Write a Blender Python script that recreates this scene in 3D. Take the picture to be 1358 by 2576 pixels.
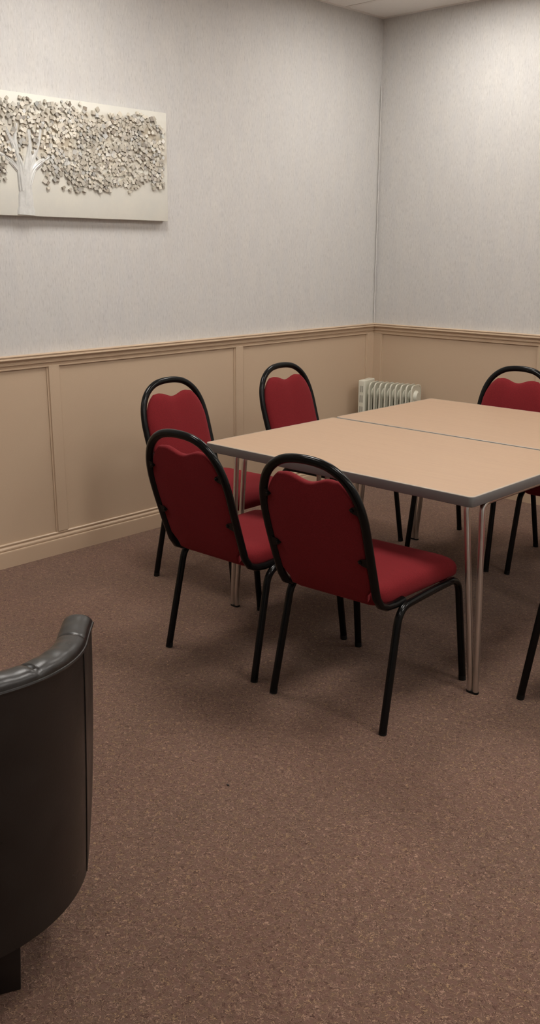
import bpy, bmesh, math, random
from mathutils import Vector, Matrix
random.seed(7)
PI = math.pi
for o in list(bpy.data.objects):
    bpy.data.objects.remove(o, do_unlink=True)
S = bpy.context.scene
COL = S.collection

# ------------------------------------------------------------------ camera
cd = bpy.data.cameras.new('camera')
cam = bpy.data.objects.new('camera', cd); COL.objects.link(cam)
cd.sensor_fit = 'VERTICAL'; cd.sensor_height = 36.0
cd.lens = 36.0 * 2369.56 / 2576.0
cd.clip_start = 0.05
yaw, pitch, roll = -0.75939, 0.27597, 0.002846
F = Vector((math.sin(yaw)*math.cos(pitch), math.cos(yaw)*math.cos(pitch), -math.sin(pitch)))
R = Vector((math.cos(yaw), -math.sin(yaw), 0)); U = R.cross(F)
R2 = math.cos(roll)*R + math.sin(roll)*U; U2 = -math.sin(roll)*R + math.cos(roll)*U
M = Matrix((R2, U2, -F)).transposed().to_4x4()
M.translation = Vector((3.76087, -4.92513, 1.45))
cam.matrix_world = M
S.camera = cam
# ------------------------------------------------------------------ world / exposure
w = bpy.data.worlds.new('world'); S.world = w; w.use_nodes = True
w.node_tree.nodes['Background'].inputs[0].default_value = (1, .95, .88, 1)
w.node_tree.nodes['Background'].inputs[1].default_value = 0.02
S.view_settings.view_transform = 'Standard'; S.view_settings.look = 'None'
S.view_settings.exposure = 0.0; S.view_settings.gamma = 1.0
S.view_settings.use_curve_mapping = False
# the room's recessed ceiling panels: centre x, centre y, radiance
LIGHTS = [(x, y, p) for y, p in ((-.67, 16.0), (-2.47, 23.0), (-4.27, 8.5)) for x in (.9, 2.7, 4.5)]
LIGHT_COLOR = (1.0, 0.957, 0.90)
ROOM_X, ROOM_Y, CEIL = 5.4, -6.27, 2.743

# ------------------------------------------------------------------ helpers
def link(name, bm, mat, parent=None, smooth=True, angle=40):
    me = bpy.data.meshes.new(name)
    bmesh.ops.recalc_face_normals(bm, faces=bm.faces[:])
    bm.to_mesh(me); bm.free()
    if smooth:
        for p in me.polygons: p.use_smooth = True
        me.set_sharp_from_angle(angle=math.radians(angle))
    mats = mat if isinstance(mat, (list, tuple)) else [mat]
    for m in mats: me.materials.append(m)
    o = bpy.data.objects.new(name, me); COL.objects.link(o)
    if parent: o.parent = parent
    return o

def thing(name, label, cat, loc=(0, 0, 0), rz=0.0, group=None):
    o = bpy.data.objects.new(name, None); COL.objects.link(o)
    o.empty_display_size = .1
    o.location = loc; o.rotation_euler = (0, 0, rz)
    o['label'] = label; o['category'] = cat
    if group: o['group'] = group
    return o

def structure(o):
    o['kind'] = 'structure'; return o

def box(bm, x0, x1, y0, y1, z0, z1, mi=0):
    vs = [bm.verts.new((x, y, z)) for z in (z0, z1) for (x, y) in ((x0, y0), (x1, y0), (x1, y1), (x0, y1))]
    for f in ((3, 2, 1, 0), (4, 5, 6, 7), (0, 1, 5, 4), (1, 2, 6, 5), (2, 3, 7, 6), (3, 0, 4, 7)):
        bm.faces.new([vs[i] for i in f]).material_index = mi
    return vs

def bevel_all(bm, off, seg=2):
    bmesh.ops.bevel(bm, geom=bm.edges[:] , offset=off, segments=seg, profile=.5, affect='EDGES')

def rounded_path(pts, rad, n=7):
    """polyline with its inner corners rounded"""
    pts = [Vector(p) for p in pts]
    out = [pts[0]]
    for i in range(1, len(pts)-1):
        a, b, c = pts[i-1], pts[i], pts[i+1]
        r = rad[i-1] if isinstance(rad, (list, tuple)) else rad
        r = min(r, (a-b).length*.48, (c-b).length*.48)
        p0 = b+(a-b).normalized()*r; p1 = b+(c-b).normalized()*r
        for k in range(n+1):
            t = k/n
            out.append(p0*(1-t)**2 + b*2*t*(1-t) + p1*t*t)
    out.append(pts[-1])
    return out

def tube(bm, path, ra, rb=None, seg=14, cap=True, up=Vector((0, 0, 1)), mi=0):
    """sweep an ellipse (ra across, rb along 'up') along a path"""
    rb = rb or ra
    path = [Vector(p) for p in path]
    rings = []
    prev = None
    for i, p in enumerate(path):
        if i == 0: t = path[1]-p
        elif i == len(path)-1: t = p-path[i-1]
        else: t = (path[i+1]-p).normalized()+(p-path[i-1]).normalized()
        t.normalize()
        if prev is None:
            n = up - t*up.dot(t)
            if n.length < .15:
                n = Vector((0, 1, 0)) - t*t.y
            n.normalize()
        else:
            n = prev - t*prev.dot(t); n.normalize()
        prev = n
        b = t.cross(n)
        rings.append([bm.verts.new(p + n*rb*math.sin(2*PI*k/seg) + b*ra*math.cos(2*PI*k/seg)) for k in range(seg)])
    for a, b in zip(rings, rings[1:]):
        for k in range(seg):
            bm.faces.new((a[k], a[(k+1) % seg], b[(k+1) % seg], b[k])).material_index = mi
    if cap:
        bm.faces.new(rings[0][::-1]).material_index = mi; bm.faces.new(rings[-1]).material_index = mi

def lathe(bm, prof, origin, axis, seg=24):
    """prof: (distance along axis, radius)"""
    axis = Vector(axis).normalized(); origin = Vector(origin)
    a = axis.orthogonal().normalized(); b = axis.cross(a)
    rings = []
    for h, r in prof:
        if r < 1e-5: rings.append([bm.verts.new(origin+axis*h)])
        else: rings.append([bm.verts.new(origin+axis*h+(a*math.cos(2*PI*k/seg)+b*math.sin(2*PI*k/seg))*r) for k in range(seg)])
    for p, q in zip(rings, rings[1:]):
        for k in range(seg):
            if len(p) == 1 and len(q) == 1: continue
            if len(p) == 1: bm.faces.new((p[0], q[k], q[(k+1) % seg]))
            elif len(q) == 1: bm.faces.new((p[k], p[(k+1) % seg], q[0]))
            else: bm.faces.new((p[k], p[(k+1) % seg], q[(k+1) % seg], q[k]))

def rounded_rect(x0, x1, y0, y1, r, n=6):
    out = []
    for (cx, cy, a0) in ((x1-r, y1-r, 0), (x0+r, y1-r, PI/2), (x0+r, y0+r, PI), (x1-r, y0+r, 1.5*PI)):
        for k in range(n+1):
            a = a0+PI/2*k/n
            out.append((cx+r*math.cos(a), cy+r*math.sin(a)))
    return out

def extrude_profile(bm, prof, axis, a, b, inward, mitre_a=0.0, mitre_b=0.0):
    """prof: (protrusion, z). runs along x (axis='x', wall y=0, towards -y) or y (axis='y', wall x=0, towards +x)"""
    rows = []
    for s, m in ((a, mitre_a), (b, mitre_b)):
        row = []
        for d, z in prof:
            q = s + m*d
            row.append(bm.verts.new((q, inward*d, z) if axis == 'x' else (inward*d, q, z)))
        rows.append(row)
    n = len(prof)
    for i in range(n-1):
        bm.faces.new((rows[0][i], rows[0][i+1], rows[1][i+1], rows[1][i]))

# ------------------------------------------------------------------ materials
def new_mat(name):
    m = bpy.data.materials.new(name); m.use_nodes = True
    nt = m.node_tree; b = nt.nodes['Principled BSDF']
    return m, nt, b
def N(nt, t, **kw):
    n = nt.nodes.new(t)
    for k, v in kw.items(): setattr(n, k, v)
    return n
def ramp(nt, stops, interp='LINEAR'):
    r = N(nt, 'ShaderNodeValToRGB'); cr = r.color_ramp; cr.interpolation = interp
    while len(cr.elements) < len(stops): cr.elements.new(.5)
    for e, (p, c) in zip(cr.elements, stops):
        e.position = p; e.color = (c, c, c, 1) if isinstance(c, (int, float)) else (*c, 1)
    return r
def srgb(r, g, b):
    f = lambda c: (c/255/12.92) if c/255 <= .04045 else ((c/255+.055)/1.055)**2.4
    return (f(r), f(g), f(b))
def mix(nt, fac, a, b, mode='MIX'):
    m = N(nt, 'ShaderNodeMix', data_type='RGBA', blend_type=mode)
    for sock, v in ((m.inputs[0], fac), (m.inputs[6], a), (m.inputs[7], b)):
        if hasattr(v, 'links') or isinstance(v, bpy.types.NodeSocket): nt.links.new(v, sock)
        elif isinstance(v, (int, float)): sock.default_value = v
        else: sock.default_value = (*v, 1)
    return m.outputs[2]
def coords(nt, scale=(1, 1, 1), kind='Object', rot=(0, 0, 0)):
    tc = N(nt, 'ShaderNodeTexCoord'); mp = N(nt, 'ShaderNodeMapping')
    mp.inputs['Scale'].default_value = scale; mp.inputs['Rotation'].default_value = rot
    nt.links.new(tc.outputs[kind], mp.inputs[0]); return mp.outputs[0]
def noise(nt, vec, scale, detail=2, rough=.5, dist=0.0):
    n = N(nt, 'ShaderNodeTexNoise'); n.inputs['Scale'].default_value = scale
    n.inputs['Detail'].default_value = detail; n.inputs['Roughness'].default_value = rough
    n.inputs['Distortion'].default_value = dist
    nt.links.new(vec, n.inputs['Vector']); return n
def bump(nt, b, h, strength, dist):
    bp = N(nt, 'ShaderNodeBump'); bp.inputs['Strength'].default_value = strength
    bp.inputs['Distance'].default_value = dist
    nt.links.new(h, bp.inputs['Height']); nt.links.new(bp.outputs[0], b.inputs['Normal'])

def plain(name, col, rough=.5, metal=0.0, spec=.5, grain=0.0, gscale=200, bmp=0.0, bdist=.001):
    m, nt, b = new_mat(name)
    b.inputs['Base Color'].default_value = (*col, 1)
    b.inputs['Roughness'].default_value = rough; b.inputs['Metallic'].default_value = metal
    b.inputs['Specular IOR Level'].default_value = spec
    if grain or bmp:
        n = noise(nt, coords(nt), gscale, 3, .6)
        if grain:
            r = ramp(nt, [(.25, tuple(c*(1-grain) for c in col)), (.75, tuple(min(1, c*(1+grain)) for c in col))])
            nt.links.new(n.outputs[0], r.inputs[0]); nt.links.new(r.outputs[0], b.inputs['Base Color'])
        if bmp: bump(nt, b, n.outputs[0], bmp, bdist)
    return m

def wallpaper_material():
    m, nt, b = new_mat('wallpaper')
    # short upright dashes in a vinyl paper, with slightly greyer and creamier upright patches
    v1 = coords(nt, (1, 1, .26)); n1 = noise(nt, v1, 150, 2.5, .55, .5)
    r1 = ramp(nt, [(.30, .0), (.47, .5), (.56, .5), (.70, 1.0)]); nt.links.new(n1.outputs[0], r1.inputs[0])
    v2 = coords(nt, (1, 1, .3)); n2 = noise(nt, v2, 22, 3, .6)
    v3 = coords(nt, (1, 1, .45)); vo = N(nt, 'ShaderNodeTexVoronoi', distance='CHEBYCHEV'); vo.inputs['Scale'].default_value = 16
    nt.links.new(v3, vo.inputs['Vector'])
    sep = N(nt, 'ShaderNodeSeparateColor'); nt.links.new(vo.outputs['Color'], sep.inputs[0])
    A = (.598, .582, .556); B = (.545, .531, .515); Cc = (.572, .566, .558)
    c = mix(nt, sep.outputs[0], A, B)
    r2 = ramp(nt, [(.38, 0.0), (.62, 1.0)]); nt.links.new(n2.outputs[0], r2.inputs[0])
    c = mix(nt, .62, c, mix(nt, r2.outputs[0], A, Cc))
    r3 = ramp(nt, [(0.0, .88), (.5, 1.0), (1.0, 1.07)]); nt.links.new(r1.outputs[0], r3.inputs[0])
    c = mix(nt, 1.0, c, r3.outputs[0], 'MULTIPLY')
    nt.links.new(c, b.inputs['Base Color']); b.inputs['Roughness'].default_value = .75
    b.inputs['Specular IOR Level'].default_value = .25
    bump(nt, b, r1.outputs[0], .35, .0012)
    return m

def carpet_material():
    m, nt, b = new_mat('carpet')
    v = coords(nt)
    big = noise(nt, v, 2.2, 3, .55)
    mid = noise(nt, v, 75, 2, .6)
    warp = noise(nt, v, 150, 2, .5)
    add = N(nt, 'ShaderNodeVectorMath', operation='MULTIPLY_ADD')
    nt.links.new(warp.outputs['Color'], add.inputs[0]); add.inputs[1].default_value = (.012, .012, .012); nt.links.new(v, add.inputs[2])
    fl = noise(nt, add.outputs[0], 100, 1.0, .5, .9)         # looped pile: pale squiggles, each with a dark one beside it
    rl = ramp(nt, [(.0, 0), (.455, 0), (.49, 1), (.525, 0)]); nt.links.new(fl.outputs[0], rl.inputs[0])
    rd = ramp(nt, [(.0, 0), (.53, 0), (.565, .9), (.61, 0)]); nt.links.new(fl.outputs[0], rd.inputs[0])
    gate = ramp(nt, [(.38, .15), (.52, 1)]); nt.links.new(mid.outputs[0], gate.inputs[0])
    base1 = srgb(114, 87, 75); base2 = srgb(104, 83, 71)
    rb = ramp(nt, [(.35, base1), (.65, base2)]); nt.links.new(big.outputs[0], rb.inputs[0])
    pu = ramp(nt, [(.35, srgb(114, 84, 75)), (.65, srgb(103, 83, 68))]); nt.links.new(mid.outputs[0], pu.inputs[0])
    c = mix(nt, .5, rb.outputs[0], pu.outputs[0])
    c = mix(nt, rd.outputs[0], c, srgb(70, 48, 40))
    ml = N(nt, 'ShaderNodeMath', operation='MULTIPLY'); nt.links.new(rl.outputs[0], ml.inputs[0]); nt.links.new(gate.outputs[0], ml.inputs[1])
    hue = noise(nt, v, 40, 1, .5)
    lr = ramp(nt, [(.40, srgb(172, 139, 121)), (.62, srgb(160, 131, 98))]); nt.links.new(hue.outputs[0], lr.inputs[0])
    c = mix(nt, ml.outputs[0], c, lr.outputs[0])
    nt.links.new(c, b.inputs['Base Color']); b.inputs['Roughness'].default_value = .95
    b.inputs['Specular IOR Level'].default_value = .1
    b.inputs['Sheen Weight'].default_value = .15
    bump(nt, b, fl.outputs[0], .6, .004)
    return m

def beech_material():
    m, nt, b = new_mat('beech_laminate')
    v = coords(nt, (.35, 7, 7)); n = noise(nt, v, 9, 4, .6, .6)
    v2 = coords(nt, (.9, 26, 26)); n2 = noise(nt, v2, 8, 2, .5, .2)
    c1 = srgb(176, 147, 120); c2 = srgb(172, 143, 117)
    r = ramp(nt, [(.35, c2), (.65, c1)]); nt.links.new(n.outputs[0], r.inputs[0])
    r2 = ramp(nt, [(.20, .82), (.30, 1.0), (.74, 1.0), (.82, 1.05)]); nt.links.new(n2.outputs[0], r2.inputs[0])
    c = mix(nt, 1.0, r.outputs[0], r2.outputs[0], 'MULTIPLY')
    nt.links.new(c, b.inputs['Base Color']); b.inputs['Roughness'].default_value = .42
    b.inputs['Specular IOR Level'].default_value = .4
    return m

def fabric_material(name, col):
    m, nt, b = new_mat(name)
    v = coords(nt); n = noise(nt, v, 420, 3, .7)
    r = ramp(nt, [(.3, tuple(c*.72 for c in col)), (.7, tuple(c*1.22 for c in col))]); nt.links.new(n.outputs[0], r.inputs[0])
    nt.links.new(r.outputs[0], b.inputs['Base Color']); b.inputs['Roughness'].default_value = .92
    b.inputs['Specular IOR Level'].default_value = .12
    b.inputs['Sheen Weight'].default_value = .25; b.inputs['Sheen Roughness'].default_value = .5
    b.inputs['Sheen Tint'].default_value = (.6, .12, .14, 1)
    bump(nt, b, n.outputs[0], .3, .001)
    return m

def leather_material():
    m, nt, b = new_mat('dark_leather')
    v = coords(nt); vo = noise(nt, v, 320, 1, .5)
    n = noise(nt, v, 14, 4, .6)
    r = ramp(nt, [(.3, (.010, .0085, .0075)), (.7, (.016, .0135, .012))]); nt.links.new(n.outputs[0], r.inputs[0])
    nt.links.new(r.outputs[0], b.inputs['Base Color'])
    rr = ramp(nt, [(.3, .27), (.7, .38)]); nt.links.new(n.outputs[0], rr.inputs[0]); nt.links.new(rr.outputs[0], b.inputs['Roughness'])
    ad = N(nt, 'ShaderNodeMath', operation='MULTIPLY_ADD'); nt.links.new(n.outputs[0], ad.inputs[0]); ad.inputs[1].default_value = 1.0
    nt.links.new(vo.outputs[0], ad.inputs[2])
    bump(nt, b, ad.outputs[0], .15, .001)
    return m

def canvas_material():
    m, nt, b = new_mat('painted_canvas')
    v = coords(nt); n = noise(nt, v, 9, 4, .6); n2 = noise(nt, coords(nt, (1, 6, 1)), 30, 3, .6)
    r = ramp(nt, [(.35, srgb(219, 217, 207)), (.65, srgb(213, 212, 204))]); nt.links.new(n.outputs[0], r.inputs[0])
    # soft tan underpainting where the crown is
    sx = N(nt, 'ShaderNodeSeparateXYZ'); nt.links.new(v, sx.inputs[0])
    rz = ramp(nt, [(.0, 0), (.42, 0), (.52, 1), (.72, 1), (.80, 0)])
    mr = N(nt, 'ShaderNodeMapRange'); mr.inputs[1].default_value = -.30; mr.inputs[2].default_value = .35
    nt.links.new(sx.outputs[2], mr.inputs[0]); nt.links.new(mr.outputs[0], rz.inputs[0])
    n3 = noise(nt, v, 7, 3, .6); r3 = ramp(nt, [(.35, .15), (.6, .9)]); nt.links.new(n3.outputs[0], r3.inputs[0])
    mm = N(nt, 'ShaderNodeMath', operation='MULTIPLY'); nt.links.new(rz.outputs[0], mm.inputs[0]); nt.links.new(r3.outputs[0], mm.inputs[1])
    nt.links.new(mix(nt, mm.outputs[0], r.outputs[0], srgb(176, 164, 144)), b.inputs['Base Color']); b.inputs['Roughness'].default_value = .6
    bump(nt, b, n2.outputs[0], .3, .001)
    return m

def relief_material():
    m, nt, b = new_mat('foliage_paste')
    geo = N(nt, 'ShaderNodeNewGeometry')
    r = ramp(nt, [(.0, srgb(218, 211, 196)), (.3, srgb(204, 197, 182)), (.55, srgb(224, 220, 209)), (.72, srgb(182, 173, 158)), (.9, srgb(208, 209, 206)), (1.0, srgb(140, 126, 110))])
    nt.links.new(geo.outputs['Random Per Island'], r.inputs[0])
    n = noise(nt, coords(nt), 6.5, 3, .6); rn = ramp(nt, [(.36, .66), (.60, 1.0)]); nt.links.new(n.outputs[0], rn.inputs[0])
    nt.links.new(mix(nt, 1.0, r.outputs[0], rn.outputs[0], 'MULTIPLY'), b.inputs['Base Color'])
    met = ramp(nt, [(.0, 0), (.86, 0), (.9, .55), (.94, .0)], 'CONSTANT'); nt.links.new(geo.outputs['Random Per Island'], met.inputs[0])
    nt.links.new(met.outputs[0], b.inputs['Metallic'])
    b.inputs['Roughness'].default_value = .5
    return m

MAT_PAPER = wallpaper_material()
MAT_CARPET = carpet_material()
MAT_BEECH = beech_material()
MAT_RED = fabric_material('red_fabric', (.165, .0135, .0165))
MAT_BLACK = plain('black_paint', (.004, .004, .004), .19, 0, .22, bmp=.15, gscale=120, bdist=.0006)
MAT_RUBBER = plain('black_rubber', (.004, .004, .004), .6, 0, .3)
MAT_CHROME = plain('dull_chrome', (.66, .63, .60), .30, 1.0)
MAT_EDGE = plain('grey_edging', srgb(118, 119, 119), .5)
MAT_LIP = plain('pale_lip', srgb(168, 155, 140), .45)
MAT_BEIGE = plain('beige_satin_paint', srgb(194, 171, 146), .42, 0, .4, grain=.025, gscale=300, bmp=.12, bdist=.0008)
MAT_TRIM = plain('beige_gloss_paint', srgb(200, 176, 150), .34, 0, .5)
MAT_CEIL = plain('ceiling_tile', (.80, .77, .735), .9, grain=.04, gscale=160, bmp=.2)
MAT_CEILBAR = plain('ceiling_bar', (.74, .70, .66), .5)
MAT_LEATHER = leather_material()
MAT_WOOD = plain('dark_wood', (.012, .009, .008), .45, grain=.2, gscale=30)
MAT_HEAT = plain('cream_enamel', srgb(206, 204, 188), .33, 0, .5)
MAT_SLOT = plain('dark_slot', (.03, .028, .025), .7)
MAT_CANVAS = canvas_material()
MAT_TRUNK = plain('silver_paint', srgb(206, 206, 203), .42, .08, .5, grain=.10, gscale=40, bmp=.7, bdist=.003)
MAT_RELIEF = relief_material()
MAT_UNDER = plain('brown_board', (.11, .08, .06), .7)
def emit_material():
    m, nt, b = new_mat('lit_diffuser')
    b.inputs['Base Color'].default_value = (.8, .8, .8, 1)
    b.inputs['Emission Color'].default_value = (*LIGHT_COLOR, 1)
    return m

# ------------------------------------------------------------------ room shell
bm = bmesh.new(); box(bm, -.15, ROOM_X+.15, ROOM_Y-.15, .15, -.12, 0)
structure(link('floor', bm, MAT_CARPET, smooth=False))
bm = bmesh.new(); box(bm, -.15, ROOM_X+.15, ROOM_Y-.15, .15, CEIL, CEIL+.12)
structure(link('ceiling', bm, MAT_CEIL, smooth=False))
bm = bmesh.new(); box(bm, -.15, 0, ROOM_Y-.15, .15, 0, CEIL)
structure(link('wall_left', bm, MAT_PAPER, smooth=False))
bm = bmesh.new(); box(bm, 0, ROOM_X, 0, .15, 0, CEIL)
structure(link('wall_back', bm, MAT_PAPER, smooth=False))
bm = bmesh.new(); box(bm, ROOM_X, ROOM_X+.15, ROOM_Y-.15, .15, 0, CEIL)
structure(link('wall_right', bm, MAT_PAPER, smooth=False))
bm = bmesh.new(); box(bm, 0, ROOM_X, ROOM_Y-.15, ROOM_Y, 0, CEIL)
structure(link('wall_front', bm, MAT_PAPER, smooth=False))

# ceiling grid bars (the tiles sit on them)
bm = bmesh.new()
gx = [.6*i for i in range(1, 9)]; gy = [-.37-.6*i for i in range(0, 10)]
for x in gx: box(bm, x-.012, x+.012, ROOM_Y, 0, CEIL-.003, CEIL+.01)
for y in gy: box(bm, 0, ROOM_X, y-.012, y+.012, CEIL-.0028, CEIL+.01)
structure(link('trim_1', bm, MAT_CEILBAR, smooth=False))
bm = bmesh.new()
box(bm, 0, .022, ROOM_Y, 0, CEIL-.0035, CEIL+.01); box(bm, .022, ROOM_X, -.022, 0, CEIL-.0035, CEIL+.01)
structure(link('trim_2', bm, MAT_CEILBAR, smooth=False))

# painted lower wall boards
DADO = .972
bm = bmesh.new(); box(bm, 0, .004, ROOM_Y, -.004, 0, DADO-.03)
structure(link('trim_3', bm, MAT_BEIGE, smooth=False))
bm = bmesh.new(); box(bm, 0, ROOM_X, -.004, 0, 0, DADO-.03)
structure(link('trim_4', bm, MAT_BEIGE, smooth=False))

dado_prof = [(0, 0), (.030, 0), (.034, -.002), (.034, -.005), (.030, -.007), (.030, -.010), (.033, -.012), (.034, -.017), (.031, -.021),
             (.025, -.022), (.020, -.026), (.017, -.033), (.017, -.036), (.021, -.038), (.021, -.042), (.017, -.044), (.012, -.050),
             (.011, -.056), (.014, -.058), (.014, -.063), (.010, -.066), (0.003, -.066)]
dado_prof = [(d, z+DADO) for d, z in dado_prof]
bm = bmesh.new(); extrude_profile(bm, dado_prof, 'y', ROOM_Y, 0, 1, 0, -1)
structure(link('trim_5', bm, MAT_TRIM, smooth=False))
bm = bmesh.new(); extrude_profile(bm, dado_prof, 'x', 0, ROOM_X, -1, 1, 0)
structure(link('trim_6', bm, MAT_TRIM, smooth=False))
base_prof = [(.003, .112), (.010, .112), (.013, .109), (.013, .105), (.009, .102), (.009, .098), (.014, .095), (.017, .090), (.017, .084), (.015, .081),
             (.015, .078), (.019, .076), (.020, .072), (.020, 0), (0, 0)]
bm = bmesh.new(); extrude_profile(bm, base_prof, 'y', ROOM_Y, 0, 1, 0, -1)
structure(link('baseboard_left', bm, MAT_TRIM, smooth=False))
bm = bmesh.new(); extrude_profile(bm, base_prof, 'x', 0, ROOM_X, -1, 1, 0)
structure(link('baseboard_back', bm, MAT_TRIM, smooth=False))

def stile(n, axis, a, b, corner=0):
    """upright moulded strip from a to b along the wall, from the skirting to the rail"""
    bm = bmesh.new()
    z0, z1 = .112, DADO-.060
    t1, t2, e = .009, .015, .014
    ea = e if corner != 1 else 0; eb = e if corner != -1 else 0
    def P(s, d, z): return (s, -d, z) if axis == 'x' else (d, s, z)
    sec = [(a, .003), (a, t1), (a+ea*.55, t1-.001), (a+ea*.7, t2), (b-eb*.7, t2), (b-eb*.55, t1-.001), (b, t1), (b, .003)]
    rows = [[bm.verts.new(P(s, d, z)) for s, d in sec] for z in (z0+.002, z1-.002)]
    tp = [[bm.verts.new(P(s, max(.003, d-.007), z)) for s, d in sec] for z in (z0-.006, z1+.007)]
    seq = [tp[0], rows[0], rows[1], tp[1]]
    for r0, r1 in zip(seq, seq[1:]):
        for i in range(len(sec)-1):
            bm.faces.new((r0[i], r0[i+1], r1[i+1], r1[i]))
    bm.faces.new(tp[0]); bm.faces.new(tp[1])
    structure(link('trim_%d' % n, bm, MAT_TRIM if 0 else MAT_BEIGE, smooth=False))
n = 7
for (a, b) in ((-.087, -.004), (-1.265, -1.192), (-2.474, -2.400), (-3.683, -3.609), (-4.89, -4.817)):
    stile(n, 'y', a, b, -1 if b > -.01 else 0); n += 1
for (a, b) in ((.004, .083), (1.163, 1.238), (2.37, 2.445), (3.58, 3.655)):
    stile(n, 'x', a, b, 1 if a < .01 else 0); n += 1
# paper seam that bulges along the room corner
bm = bmesh.new()
tube(bm, [(.012+.0015*math.sin(i*1.7), -.012, DADO+.002+i*.05) for i in range(29)], .0035, .0035, 6)
structure(link('trim_%d' % n, bm, MAT_PAPER)); n += 1

# ------------------------------------------------------------------ recessed ceiling lights (just above the photo's frame)
for i, (lx, ly, rad) in enumerate(LIGHTS):
    side = ('left', 'middle', 'right')[i % 3] + ' one of ' + ('the row by the heater wall', 'the row over the near table edge', 'the row nearest the photographer')[i//3]
    t = thing('ceiling_light', 'square recessed ceiling light, ' + side, 'ceiling light', (lx, ly, CEIL), 0, 'recessed ceiling lights')
    bm = bmesh.new()
    for (x0, x1, y0, y1) in ((-.3, .3, -.3, -.275), (-.3, .3, .275, .3), (-.3, -.275, -.275, .275), (.275, .3, -.275, .275)):
        box(bm, x0, x1, y0, y1, -.012, 0)
    link('frame', bm, MAT_CEILBAR, t, smooth=False)
    bm = bmesh.new(); box(bm, -.274, .274, -.274, .274, -.006, 0)
    m = emit_material(); m.node_tree.nodes['Principled BSDF'].inputs['Emission Strength'].default_value = rad
    link('diffuser', bm, m, t, smooth=False)

# ------------------------------------------------------------------ table
def make_table(name, label, x0, x1, y0, y1):
    L, D = x1-x0, y1-y0
    H, T = .71, .034
    t = thing(name, label, 'table', ((x0+x1)/2, (y0+y1)/2, 0), 0, 'tables pushed together')
    hx, hy = L/2, D/2
    # laminate board
    bm = bmesh.new()
    o0 = rounded_rect(-hx+.006, hx-.006, -hy+.006, hy-.006, .0125)
    a = [bm.verts.new((x, y, H)) for x, y in o0]; b = [bm.verts.new((x, y, H-T+.004)) for x, y in o0]
    bm.faces.new(a); f = bm.faces.new(b[::-1]); f.material_index = 1
    link('table_top', bm, [MAT_BEECH, MAT_UNDER], t, smooth=False)
    # moulded edging with a pale upper lip
    bm = bmesh.new()
    prof = [(-.0062, H-.0002, 0), (-.0062, H+.0004, 0), (-.0016, H+.0004, 0), (-.0002, H-.0012, 1), (0, H-.003, 1), (0, H-T+.002, 1), (-.002, H-T, 1), (-.008, H-T, 1), (-.008, H-T+.003, 1)]
    rings = []
    for off, z, mi in prof:
        o = rounded_rect(-hx-off, hx+off, -hy-off, hy+off, .018+off) if 0 else rounded_rect(-hx-off*1.0 if 0 else -hx-off, hx+off, -hy-off, hy+off, max(.006, .018+off))
        rings.append([bm.verts.new((x, y, z)) for x, y in o])
    n_ = len(rings[0])
    for i in range(len(rings)-1):
        for k in range(n_):
            bm.faces.new((rings[i][k], rings[i][(k+1) % n_], rings[i+1][(k+1) % n_], rings[i+1][k])).material_index = 0 if i < 3 else 1
    link('edge_trim', bm, [MAT_LIP, MAT_EDGE], t, smooth=True, angle=50)
    # hairpin style folding legs: two tubes meet at the foot
    zt = H-T-.016
    for sx in (-1, 1):
        for sy in (-1, 1):
            fx, fy = sx*(hx-.030), sy*(hy-.128)
            bm = bmesh.new()
            for (dx, spread) in ((.0, .012), (1., .066)):
                foot = (fx-sx*(.0105 if dx else -.0105)*1.0, fy, 0.004)
                top = (fx-sx*spread, fy+sy*(-.004 if dx == 0 else .004), zt)
                p = rounded_path([foot, (foot[0], foot[1], .05), top, (top[0], top[1]-sy*.10, zt)], [.02, .035])
                tube(bm, p, .0105, .0105, 14)
            lg = link('leg', bm, MAT_CHROME, t)
            bm = bmesh.new()
            o = rounded_rect(-.0225, .0225, -.0115, .0115, .011, 5)
            a = [bm.verts.new((fx+x, fy+y, 0)) for x, y in o]; b = [bm.verts.new((fx+x, fy+y, .007)) for x, y in o]
            bm.faces.new(a[::-1]); bm.faces.new(b)
            for k in range(len(o)): bm.faces.new((a[k], a[(k+1) % len(o)], b[(k+1) % len(o)], b[k]))
            link('rubber_foot', bm, MAT_RUBBER, lg)
        bm = bmesh.new()
        for spread in (.012, .066):
            x = sx*(hx-.030)-sx*spread
            yy = hy-.128-.03
            tube(bm, [(x, -yy, zt), (x, yy, zt)], .0105, .0105, 12)
        link('cross_bar', bm, MAT_CHROME, t)
    for sy in (-1, 1):
        bm = bmesh.new(); box(bm, -hx+.12, hx-.12, sy*(hy-.10)-.0125, sy*(hy-.10)+.0125, H-T-.02, H-T+.004)
        link('under_rail', bm, MAT_BLACK, t, smooth=False)
    return t
TX0, TX1 = 1.0924, 2.2956
make_table('folding_table', 'nearer beech-topped folding table with grey edging and chrome legs', TX0, TX1, -2.4835, -1.7065)
make_table('folding_table', 'farther beech-topped folding table, the one closer to the white heater', TX0, TX1, -1.6915, -.9392)

# ------------------------------------------------------------------ stacking chair
def back_v(z):            # depth of the back plane at height z
    t = (z-.43)/.42
    return -.252 - .128*t - .030*t*(1-t)
def loop_u(s):            # half outline of the back hoop: s 0..1 from the foot of the hoop to its crown -> (u, z)
    pts = [(.181, .44), (.184, .51), (.186, .58), (.187, .645), (.185, .695), (.175, .747), (.154, .792), (.123, .825), (.084, .8465), (.043, .8555), (0, .858)]
    x = s*(len(pts)-1); i = min(int(x), len(pts)-2); f = x-i
    p = [pts[max(0, i-1)], pts[i], pts[i+1], pts[min(len(pts)-1, i+2)]]
    if i+2 > len(pts)-1: p[3] = (-pts[-2][0], pts[-2][1])
    out = []
    for c in (0, 1):
        a, b, cc, d = (q[c] for q in p)
        out.append(.5*(2*b+(cc-a)*f+(2*a-5*b+4*cc-d)*f*f+(-a+3*b-3*cc+d)*f**3))
    return out

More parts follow.
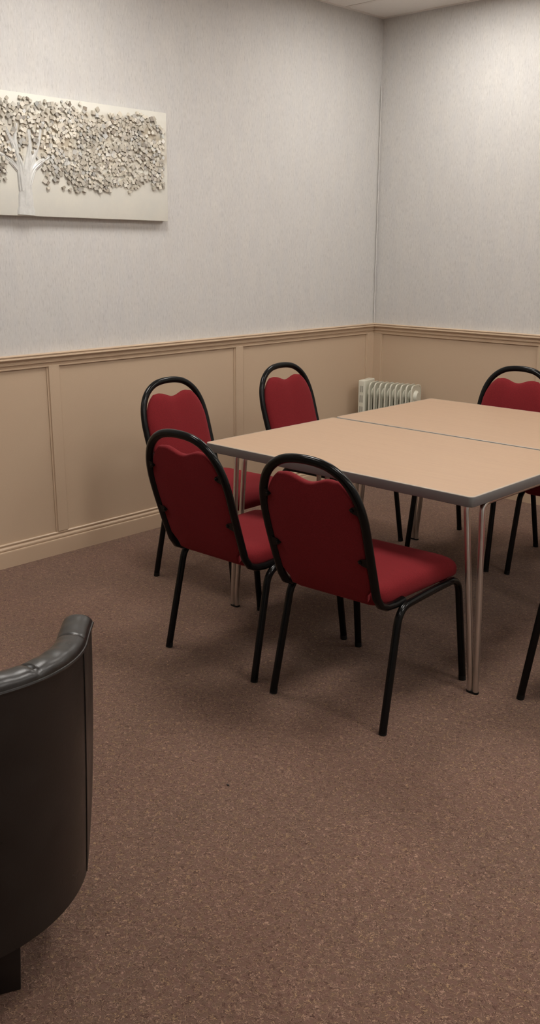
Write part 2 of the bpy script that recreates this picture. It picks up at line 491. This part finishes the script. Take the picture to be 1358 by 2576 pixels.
def pad(bm, outline, centre, place, depth_f, depth_b, rings=9):
    """cushion from a star shaped 2-D outline; place(a,b,h) -> point, h towards the front (depth_f) or the rear (-depth_b)"""
    n_ = len(outline); cx, cy = centre
    prof = []
    for k in range(rings):                     # front dome, centre to rim
        r = (k+1)/rings; prof.append((r if k < rings-1 else .985, depth_f*(1-.55*r**3 if k < rings-1 else .30)))
    prof.append((1.0, 0.0)); prof.append((.99, -depth_b*.8)); prof.append((.965, -depth_b)); prof.append((.5, -depth_b))
    rows = []
    for r, h in prof:
        rows.append([bm.verts.new(place(cx+(a-cx)*r, cy+(b-cy)*r, h)) for a, b in outline])
    c0 = bm.verts.new(place(cx, cy, depth_f)); c1 = bm.verts.new(place(cx, cy, -depth_b))
    for k in range(n_):
        bm.faces.new((c0, rows[0][k], rows[0][(k+1) % n_]))
        bm.faces.new((c1, rows[-1][(k+1) % n_], rows[-1][k]))
    for a, b in zip(rows, rows[1:]):
        for k in range(n_):
            bm.faces.new((a[k], b[k], b[(k+1) % n_], a[(k+1) % n_]))

def make_chair(label, group):
    t = thing('stacking_chair', label, 'chair', (0, 0, 0), 0, group)
    NL = 40
    half = [loop_u(i/NL) for i in range(NL+1)]
    # hoop, curling forward at both feet to join the seat rails
    path = []
    foot = [Vector((.190, -.120, .398)), Vector((.187, -.165, .394)), Vector((.184, -.205, .397)), Vector((.182, -.235, .411))]
    path += [p.copy() for p in foot]
    path += [Vector((u, back_v(z), z)) for u, z in half]
    path += [Vector((-u, back_v(z), z)) for u, z in half[::-1][1:]]
    path += [Vector((-p.x, p.y, p.z)) for p in foot[::-1]]
    bm = bmesh.new(); tube(bm, path, .0125, .0145, 16, up=Vector((1, 0, 0)))
    link('back_frame', bm, MAT_BLACK, t)
    # upholstered back with a scalloped top
    out = []
    for s in (1, -1):
        side = []
        for u, z in half:
            if z < .462: continue
            if u < .118: break
            side.append((u-.0125, z-(.004 if z < .72 else .012+(z-.72)*.10)))
        out.append(side)
    right = out[0]
    def topz(u):
        a = abs(u)
        return .787 + .019*(.5-.5*math.cos(PI*min(1, a/.080))) - (0 if a < .080 else ((a-.080)/.03)**2*.006)
    ur = right[-1][0]
    top = [(ur-.012-(2*(ur-.012))*i/22, 0) for i in range(23)]
    top = [(u, topz(u)) for u, _ in top]
    bottom_r = [(.144, .414), (.146, .426), (.149, .440), (.158, .449)]
    outline = bottom_r + right + top + [(-a, b) for a, b in right[::-1]] + [(-a, b) for a, b in bottom_r[::-1]]
    bl = [(-.144+.288*i/10, .410) for i in range(1, 10)]
    outline += bl
    dl = Vector((0, .94, .33))
    def place(a, b, h):
        return Vector((a, back_v(b)+.004, b)) + dl*h
    bm = bmesh.new(); pad(bm, outline, (0, .60), place, .036, .008)
    link('backrest', bm, MAT_RED, t, angle=60)
    # seat pad
    so = []
    base = rounded_rect(-.205, .205, -.228, .232, .055, 8)
    for x, y in base:
        k = 1-.13*(.232-y)/.46
        so.append((x*k, y))
    zb = .408
    def place2(a, b, h):
        drop = 0 if b < .15 else -((b-.15)/.08)**2*.012
        return Vector((a, b, zb+.020+h+(drop if h > 0 else drop*.9)))
    bm = bmesh.new()
    n_ = len(so)
    prof = [(.15, .0345), (.35, .034), (.55, .0335), (.72, .032), (.84, .029), (.92, .0225), (.97, .013), (.995, .0), (1.0, -.012), (.995, -.024), (.97, -.032), (.9, -.034), (.4, -.034)]
    rows = [[bm.verts.new(place2(a*r, .013+(b-.013)*r, h)) for a, b in so] for r, h in prof]
    c0 = bm.verts.new(place2(0, .013, .035)); c1 = bm.verts.new(place2(0, .013, -.034))
    for k in range(n_):
        bm.faces.new((c0, rows[0][k], rows[0][(k+1) % n_])); bm.faces.new((c1, rows[-1][(k+1) % n_], rows[-1][k]))
    for a, b in zip(rows, rows[1:]):
        for k in range(n_): bm.faces.new((a[k], b[k], b[(k+1) % n_], a[(k+1) % n_]))
    link('seat', bm, MAT_RED, t, angle=70)
    # legs: each side is an arched tube; two legs and the rail between them
    for sx in (-1, 1):
        ux, uf = sx*.2085, sx*.2185
        def uu(z): return ux+(uf-ux)*(1-z/.39)
        rear = rounded_path([(uu(0), -.252, .004), (ux, -.168, .388), (ux, -.02, .390)], .055, 10)
        front = rounded_path([(uu(0), .250, .004), (ux, .196, .388), (ux, .05, .390)], .055, 10)
        for pts in (rear, front):
            bm = bmesh.new(); tube(bm, pts, .0125, .0125, 14, up=Vector((1, 0, 0)))
            lg = link('leg', bm, MAT_BLACK, t)
            p0 = pts[0]; dr = (pts[1]-pts[0]).normalized()
            bm = bmesh.new(); tube(bm, [Vector((p0.x, p0.y, 0)), Vector((p0.x, p0.y, 0))+dr*.018], .0129, .0129, 14, up=Vector((1, 0, 0)))
            link('rubber_foot', bm, MAT_RUBBER, lg)
        bm = bmesh.new(); tube(bm, [(ux, -.03, .390), (ux, .06, .390)], .0126, .0126, 14, up=Vector((1, 0, 0)))
        link('side_rail', bm, MAT_BLACK, t)
    for v in (-.13, .15):
        bm = bmesh.new(); tube(bm, [(-.205, v, .383), (.205, v, .383)], .009, .009, 10)
        link('cross_bar', bm, MAT_BLACK, t)
    # brackets that bolt the back pad to the hoop
    for sx in (-1, 1):
        for zc, uo in ((.728, .170), (.560, .170)):
            bm = bmesh.new()
            y = back_v(zc)-.009
            pts2 = [(uo+.012, zc+.017), (uo-.014, zc+.010), (uo-.026, zc), (uo-.014, zc-.010), (uo+.012, zc-.017)]
            a = [bm.verts.new((sx*p, back_v(q)-.007, q)) for p, q in pts2]; b = [bm.verts.new((sx*p, back_v(q)-.011, q)) for p, q in pts2]
            bm.faces.new(a); bm.faces.new(b[::-1])
            for k in range(5): bm.faces.new((a[k], a[(k+1) % 5], b[(k+1) % 5], b[k]))
            br = link('bracket', bm, MAT_BLACK, t, smooth=False)
            bm = bmesh.new(); lathe(bm, [(0, .006), (.004, .0055), (.006, .003), (.0065, 0)], (sx*(uo-.015), back_v(zc)-.010, zc), (0, -1, -.3), 12)
            link('bolt', bm, MAT_BLACK, br)
    return t

def copy_thing(root, label):
    r = root.copy(); COL.objects.link(r); r['label'] = label
    for ch in root.children:
        c = ch.copy(); COL.objects.link(c); c.parent = r
        for g in ch.children:
            d = g.copy(); COL.objects.link(d); d.parent = c
    return r

CH = [((1.9844, -2.5574, 0), .066, 'red stacking chair at near side of near table, closest to chrome corner leg'),
      ((1.4546, -2.562, 0), .022, 'red stacking chair at near left corner of tables, its back overlapping the chair behind'),
      ((.846, -2.12, 0), -PI/2+.02, 'red stacking chair at left end of the nearer table, beside the panelled wall'),
      ((.838, -1.36, 0), -PI/2, 'red stacking chair at left end of the farther table, nearest the white heater'),
      ((1.421, -1.006, 0), PI+.035, 'red stacking chair on far side of tables, hoop and scalloped back showing above tabletop'),
      ((1.955, -.963, 0), PI, 'red stacking chair far side right, only dark seat underside and legs showing under the table'),
      ((2.655, -2.067, 0), PI/2, 'stacking chair at right end of tables, only one black leg in view')]
first = make_chair(CH[0][2], 'red stacking chairs around the tables')
for i, (loc, rz, lab) in enumerate(CH):
    o = first if i == 0 else copy_thing(first, lab)
    o.location = loc; o.rotation_euler = (0, 0, rz)

# ------------------------------------------------------------------ oil filled heater
def make_heater():
    ang = .21
    t = thing('oil_heater', 'white oil-filled fin heater standing on the carpet in the room corner', 'heater', (.098, -.268, 0), ang)
    W, Dp, H0, H1 = .372, .145, .085, .64
    # control housing at the left end
    bm = bmesh.new(); box(bm, 0, .048, 0, Dp, H0+.02, H1)
    bevel_all(bm, .008, 3)
    hs = link('control_housing', bm, MAT_HEAT, t)
    bm = bmesh.new()
    for z0, z1 in ((.565, .605), (.50, .545), (.43, .475)):
        for k in range(4):
            x = .014+k*.0065
            box(bm, x, x+.0016, -.0008, .001, z0, z1)
    link('vent_slots', bm, MAT_SLOT, hs, smooth=False)
    nf = 9; px = (W-.055)/nf
    for i in range(nf):
        x = .055+px*(i+.65)
        bm = bmesh.new()
        # thin plate with rounded top and folded rim
        o = rounded_rect(.0, Dp, H0, H1-.012, .034, 7)
        th = .0012
        inner = rounded_rect(.009, Dp-.009, H0+.009, H1-.021, .026, 7)
        A = [bm.verts.new((x-.0042, y, z)) for y, z in o]; A2 = [bm.verts.new((x+.0042, y, z)) for y, z in o]
        B = [bm.verts.new((x+.0042, y, z)) for y, z in inner]; Cn = [bm.verts.new((x+th, y, z)) for y, z in inner]
        B0 = [bm.verts.new((x-.0042, y, z)) for y, z in inner]; C0 = [bm.verts.new((x-th, y, z)) for y, z in inner]
        k_ = len(o)
        for a, b in ((A, A2), (A2, B), (B, Cn), (C0, B0), (B0, A)):
            for k in range(k_): bm.faces.new((a[k], a[(k+1) % k_], b[(k+1) % k_], b[k]))
        bm.faces.new(Cn); bm.faces.new(C0)
        # pressed oil channels: domed hub and two upright ribs
        for s in (1, -1):
            for zc in (H1-.085, H0+.07):
                lathe(bm, [(0, .040), (.006, .039), (.012, .032), (.014, .020), (.014, 0)], (x, Dp*.45, zc), (s, 0, 0), 20)
            for yy in (.035, .065, .095):
                tube(bm, [(x+s*.001, yy, H0+.06), (x+s*.001, yy, H1-.10)], .007, .007, 8)
        link('fin', bm, MAT_HEAT, t, angle=35)
    for zc in (H1-.085, H0+.07):
        bm = bmesh.new(); lathe(bm, [(.03, 0), (.03, .026), (W-.02, .026), (W-.02, 0)], (0, Dp*.45, zc), (1, 0, 0), 18)
        link('oil_pipe', bm, MAT_HEAT, t)
    bm = bmesh.new(); lathe(bm, [(0, .036), (.004, .040), (.012, .039), (.020, .032), (.024, .029), (.025, 0)], (W-.016, Dp*.45, H1-.085), (1, 0, 0), 24)
    link('dial', bm, MAT_HEAT, t)
    for x in (.085, W-.07):
        bm = bmesh.new(); box(bm, x-.012, x+.012, -.03, Dp+.03, .052, .075); bevel_all(bm, .004, 2)
        box(bm, x-.008, x+.008, Dp*.45-.008, Dp*.45+.008, .07, H0+.02)
        ax = link('foot_bar', bm, MAT_HEAT, t)
        for y in (-.02, Dp+.02):
            bm = bmesh.new(); lathe(bm, [(-.009, 0), (-.009, .022), (-.006, .026), (.006, .026), (.009, .022), (.009, 0)], (x, y, .026), (1, 0, 0), 18)
            link('castor', bm, MAT_RUBBER, ax)
make_heater()

# ------------------------------------------------------------------ relief tree picture on the left wall
def make_picture():
    W, H, T = 1.60, .497, .038
    t = thing('canvas_picture', 'wide cream canvas with a silver tree and blocky relief leaves hung on papered wall', 'picture', (0, -1.738-W/2, 1.818), 0)
    t.rotation_euler = (math.radians(-.5), 0, 0)
    # local: y along the wall (+ towards the room corner), z up, x out
    bm = bmesh.new(); box(bm, .001, T, -W/2, W/2, -H/2, H/2); bevel_all(bm, .0025, 2)
    link('canvas_panel', bm, MAT_CANVAS, t)
    ty = 0.0                           # trunk sits mid canvas
    bm = bmesh.new(); limb_pts = []
    def limb(pts, r0, r1, flat=.6):
        path = rounded_path([(T, a, b) for a, b in pts], .05, 5)
        for a, b in zip(path, path[1:]):
            for k in range(6): limb_pts.append((a.y+(b.y-a.y)*k/6, a.z+(b.z-a.z)*k/6, 0))
        m_ = len(path); rings = []
        seg = 12
        for i, p in enumerate(path):
            q = path[min(m_-1, i+1)]-path[max(0, i-1)]; q.normalize()
            side = Vector((0, q.z, -q.y))
            r = r0+(r1-r0)*i/(m_-1)
            r *= 1+.03*math.sin(i*1.1)
            rings.append([bm.verts.new(p+side*r*math.cos(PI*k/seg)+Vector((1, 0, 0))*min(r*flat, .012)*math.sin(PI*k/seg)*(1+.22*math.sin(k*2.6+i*.3))) for k in range(seg+1)])
        for a, b in zip(rings, rings[1:]):
            for k in range(seg): bm.faces.new((a[k], a[k+1], b[k+1], b[k]))
    z0 = -H/2+.004
    limb([(ty-.005, z0), (ty-.004, z0+.03), (ty-.002, z0+.10), (ty, z0+.16)], .044, .029)
    limb([(ty-.012, z0+.10), (ty-.020, z0+.19), (ty-.045, z0+.27), (ty-.085, z0+.35)], .024, .008)
    limb([(ty-.010, z0+.13), (ty-.03, z0+.22), (ty-.045, z0+.30), (ty-.03, z0+.37)], .018, .007)
    limb([(ty+.0, z0+.11), (ty+.012, z0+.20), (ty+.03, z0+.27), (ty+.028, z0+.35)], .021, .009)
    limb([(ty+.008, z0+.12), (ty+.035, z0+.19), (ty+.085, z0+.225), (ty+.125, z0+.25)], .020, .008)
    limb([(ty+.006, z0+.14), (ty+.04, z0+.23), (ty+.075, z0+.30), (ty+.09, z0+.36)], .016, .006)
    limb([(ty-.02, z0+.17), (ty-.07, z0+.22), (ty-.13, z0+.25), (ty-.20, z0+.28)], .012, .004)
    link('tree_trunk', bm, MAT_TRUNK, t)
    # leaf blocks
    bm = bmesh.new()
    cnt = 0
    pts = []
    tries = 0
    while cnt < 1650 and tries < 120000:
        tries += 1
        y = random.uniform(-.775, .775); z = random.uniform(-.13, H/2-.012)
        a = abs(y)
        zlow = -.115+.02*math.sin(a*13) + (.05 if a < .09 else 0) + (.035*math.sin(a*40))*.4
        top = H/2-.010-.022*a/.775*1.0-.01*math.sin(a*17)
        edge = 1.0
        if z < zlow or z > top: continue
        if z < zlow+.07 and random.random() < .85*(1-(z-zlow)/.07): continue
        if z > top-.06 and random.random() < .30+.60*(z-top+.06)/.06: continue
        if math.sin(y*23+z*31)+math.sin(y*9-z*47+2) > .9 and random.random() < .75: continue
        if a > .68 and random.random() < .55*(a-.66)/.10: continue
        if a < .045 and z < -.02: continue
        if abs(y-.0) < .10 and z < .06 and random.random() < .45: continue
        s = random.uniform(.0070, .0108)
        if min(((y-ly)**2+(z-lz)**2) for ly, lz, lr in limb_pts) < .00012: continue
        ok = True
        for (py, pz) in pts:
            if abs(py-y) < .0098 and abs(pz-z) < .0098: ok = False; break
        if not ok: continue
        pts.append((y, z)); cnt += 1
        rot = Matrix.Rotation(random.uniform(-.9, .9), 3, 'X') @ Matrix.Rotation(random.uniform(-.28, .28), 3, 'Y') @ Matrix.Rotation(random.uniform(-.28, .28), 3, 'Z')
        hx, hy, hz = random.uniform(.003, .0055), s*random.uniform(.6, 1.0), s*random.uniform(.6, 1.05)
        c = Vector((T+hx*.7+random.uniform(0, .004), y, z))
        vs = box(bm, -hx, hx, -hy, hy, -hz, hz)
        for v in vs: v.co = rot @ v.co + c
    for (y, z) in ((.11, -.128), (.26, -.135), (.19, -.122), (.225, -.128), (.56, -.122), (-.3, -.13), (-.5, -.125)):
        vs = box(bm, -.006, .006, -.008, .008, -.005, .005)
        rot = Matrix.Rotation(random.uniform(-.6, .6), 3, 'X')
        for v in vs: v.co = rot @ v.co + Vector((T+.005, y, z))
    fo = link('foliage', bm, MAT_RELIEF, t, smooth=False)
    fo['kind'] = 'stuff'
make_picture()

# ------------------------------------------------------------------ leather tub armchair
def make_armchair():
    ang = math.atan2(.65, -.76)-PI/2        # local +y faces forward
    t = thing('tub_armchair', 'dark brown leather tub armchair with padded curved rim at left edge', 'armchair', (2.049, -4.161, 0), ang)
    Ro, th = .343, .056
    arm = .115                              # straight run of each arm in front of the half circle
    # plan path of the wall centre line, from right arm tip round the back to the left arm tip
    def plan(s, R):
        """s in 0..1 -> (x,y), outward normal"""
        tot = 2*arm+PI*R; d = s*tot
        if d < arm: return (R+.003*(1-d/arm)**2, arm-d), (1, 0)
        if d > arm+PI*R: return (-R-.003*((d-arm-PI*R)/arm)**2, d-arm-PI*R), (-1, 0)
        a = (d-arm)/R
        return (R*math.cos(a), -R*math.sin(a)), (math.cos(a), -math.sin(a))
    NS = 64
    zb, zr = .15, .672
    def rim(s):                             # the rim climbs from the arm tips towards the back
        d = min(1, min(s, 1-s)*(2*arm+PI*Ro)/.60)
        return zr+.037*d*d*(3-2*d)
    def outer(s, z):
        k = min(1, (z-zb)/(zr-zb))
        R = Ro-.020*(1-k)**1.3
        p, n_ = plan(s, R); return p, n_
    def low(s):                             # lower edge rises in a round at the arm tips
        d = min(s, 1-s)*(2*arm+PI*Ro)
        if d < .145: q = 1-d/.145; return zb+.26*(1-math.sqrt(max(0, 1-q*q)))
        return zb
    # outside shell and inside lining
    bm = bmesh.new()
    grid = []
    ZN = 10
    for i in range(NS+1):
        s = i/NS; row = []
        for j in range(ZN+1):
            z0 = low(s); z = z0+(rim(s)-z0)*j/ZN
            (x, y), n_ = outer(s, z); row.append(bm.verts.new((x, y, z)))
        for j in range(ZN+1):
            z = rim(s)+(zb-rim(s))*j/ZN
            z = max(z, low(s))
            (x, y), n_ = outer(s, z); row.append(bm.verts.new((x-n_[0]*(th-.004), y-n_[1]*(th-.004), z)))
        grid.append(row)
    m_ = len(grid[0])
    for a, b in zip(grid, grid[1:]):
        for j in range(m_):
            bm.faces.new((a[j], a[(j+1) % m_], b[(j+1) % m_], b[j]))
    bm.faces.new(grid[0]); bm.faces.new(grid[-1][::-1])
    link('shell', bm, MAT_LEATHER, t, angle=50)
    # padded rim with tuck creases
    bm = bmesh.new(); rows = []
    creases = [.09, .25, .41, .59, .75, .91]
    NR = 220
    for i in range(NR+1):
        s = i/NR
        (x, y), n_ = plan(s, Ro)
        c = min(abs(s-q) for q in creases)*(2*arm+PI*Ro)
        pinch = 1-.20*math.exp(-(c/.004)**2)-.08*math.exp(-(c/.025)**2)
        endt = min(s, 1-s)*(2*arm+PI*Ro)
        e = 1 if endt > .012 else math.sqrt(max(.02, 1-(1-endt/.012)**2))*.3+.7
        hgt = .024*pinch*e
        wob = .0006*math.sin(s*150)+.0005*math.sin(s*83)
        sec = []
        for k in range(13):
            a = PI*k/12
            off = -th/2+(th/2+.003)*math.cos(a)
            sec.append((off, rim(s)-.004+((hgt+wob)*math.sin(a)**.75 if 0 < k < 12 else 0)))
        rows.append([bm.verts.new((x+n_[0]*o_, y+n_[1]*o_, z)) for o_, z in sec])
    for a, b in zip(rows, rows[1:]):
        for k in range(12): bm.faces.new((a[k], a[k+1], b[k+1], b[k]))
    bm.faces.new(rows[0]); bm.faces.new(rows[-1][::-1])
    for a, b in zip(rows, rows[1:]): bm.faces.new((a[0], b[0], b[-1], a[-1]))
    link('padded_rim', bm, MAT_LEATHER, t, angle=60)
    # piping under the rim, outside, and upright side seams
    bm = bmesh.new()
    pth = []
    for i in range(121):
        (x, y), n_ = plan(i/120, Ro+.002); pth.append((x, y, rim(i/120)-.004))
    tube(bm, pth, .0038, .0038, 8)
    link('piping', bm, MAT_LEATHER, t)
    for s in (.112, .888):
        bm = bmesh.new(); pth = []
        for j in range(15):
            z = low(s)+.002+(rim(s)-.01-low(s))*j/14; (x, y), n_ = outer(s, z); pth.append((x+n_[0]*.0008, y+n_[1]*.0008, z))
        tube(bm, pth, .0011, .0011, 8); link('seam', bm, MAT_WOOD, t)
    # seat and front apron
    bm = bmesh.new()
    o = []
    Ri = Ro-th-.024
    for k in range(25): a = PI+PI*k/24; o.append((Ri*math.cos(a), Ri*math.sin(a)))
    o += [(Ri, arm+.02), (Ri-.03, arm+.05), (-Ri+.03, arm+.05), (-Ri, arm+.02)]
    prof = [(.5, .43), (.8, .427), (.93, .415), (1.0, .385), (1.0, .32), (.95, .30), (.4, .30)]
    rows = [[bm.verts.new((x*r, .0+y*r, z)) for x, y in o] for r, z in prof]
    bm.faces.new(rows[0]); bm.faces.new(rows[-1][::-1])
    for a, b in zip(rows, rows[1:]):
        for k in range(len(o)): bm.faces.new((a[k], b[k], b[(k+1) % len(o)], a[(k+1) % len(o)]))
    link('seat_cushion', bm, MAT_LEATHER, t, angle=60)
    bm = bmesh.new()
    o2 = [(x*1.0, y*.99) for x, y in o]
    a = [bm.verts.new((x, y, .30)) for x, y in o2]; b = [bm.verts.new((x, y, .15)) for x, y in o2]
    bm.faces.new(a); bm.faces.new(b[::-1])
    for k in range(len(o2)): bm.faces.new((a[k], b[k], b[(k+1) % len(o2)], a[(k+1) % len(o2)]))
    link('seat_base', bm, MAT_LEATHER, t, angle=60)
    # four block legs
    for (x, y) in ((.168, -.168), (-.168, -.168), (.19, .10), (-.19, .10)):
        a_ = .25 if x > 0 else -.25
        bm = bmesh.new()
        h0, h1 = .024, .032
        ca, sa = math.cos(a_), math.sin(a_)
        lo = [bm.verts.new((x+ca*u-sa*v, y+sa*u+ca*v, 0)) for u, v in ((-h0, -h0), (h0, -h0), (h0, h0), (-h0, h0))]
        hi = [bm.verts.new((x+ca*u-sa*v, y+sa*u+ca*v, .152)) for u, v in ((-h1, -h1), (h1, -h1), (h1, h1), (-h1, h1))]
        bm.faces.new(lo[::-1]); bm.faces.new(hi)
        for k in range(4): bm.faces.new((lo[k], lo[(k+1) % 4], hi[(k+1) % 4], hi[k]))
        bevel_all(bm, .003, 2)
        link('leg', bm, MAT_WOOD, t, angle=30)
make_armchair()

# ------------------------------------------------------------------ crumb on the carpet
bm = bmesh.new()
bmesh.ops.create_icosphere(bm, subdivisions=1, radius=.0045)
for v in bm.verts: v.co = Vector((v.co.x*1.2, v.co.y*.7, v.co.z*.5+.002))*random.uniform(.8, 1.15)
cr = link('crumb', bm, MAT_SLOT)
cr.location = (2.080, -3.322, 0)
cr['label'] = 'tiny dark crumb lying alone on the open brown carpet'; cr['category'] = 'crumb'
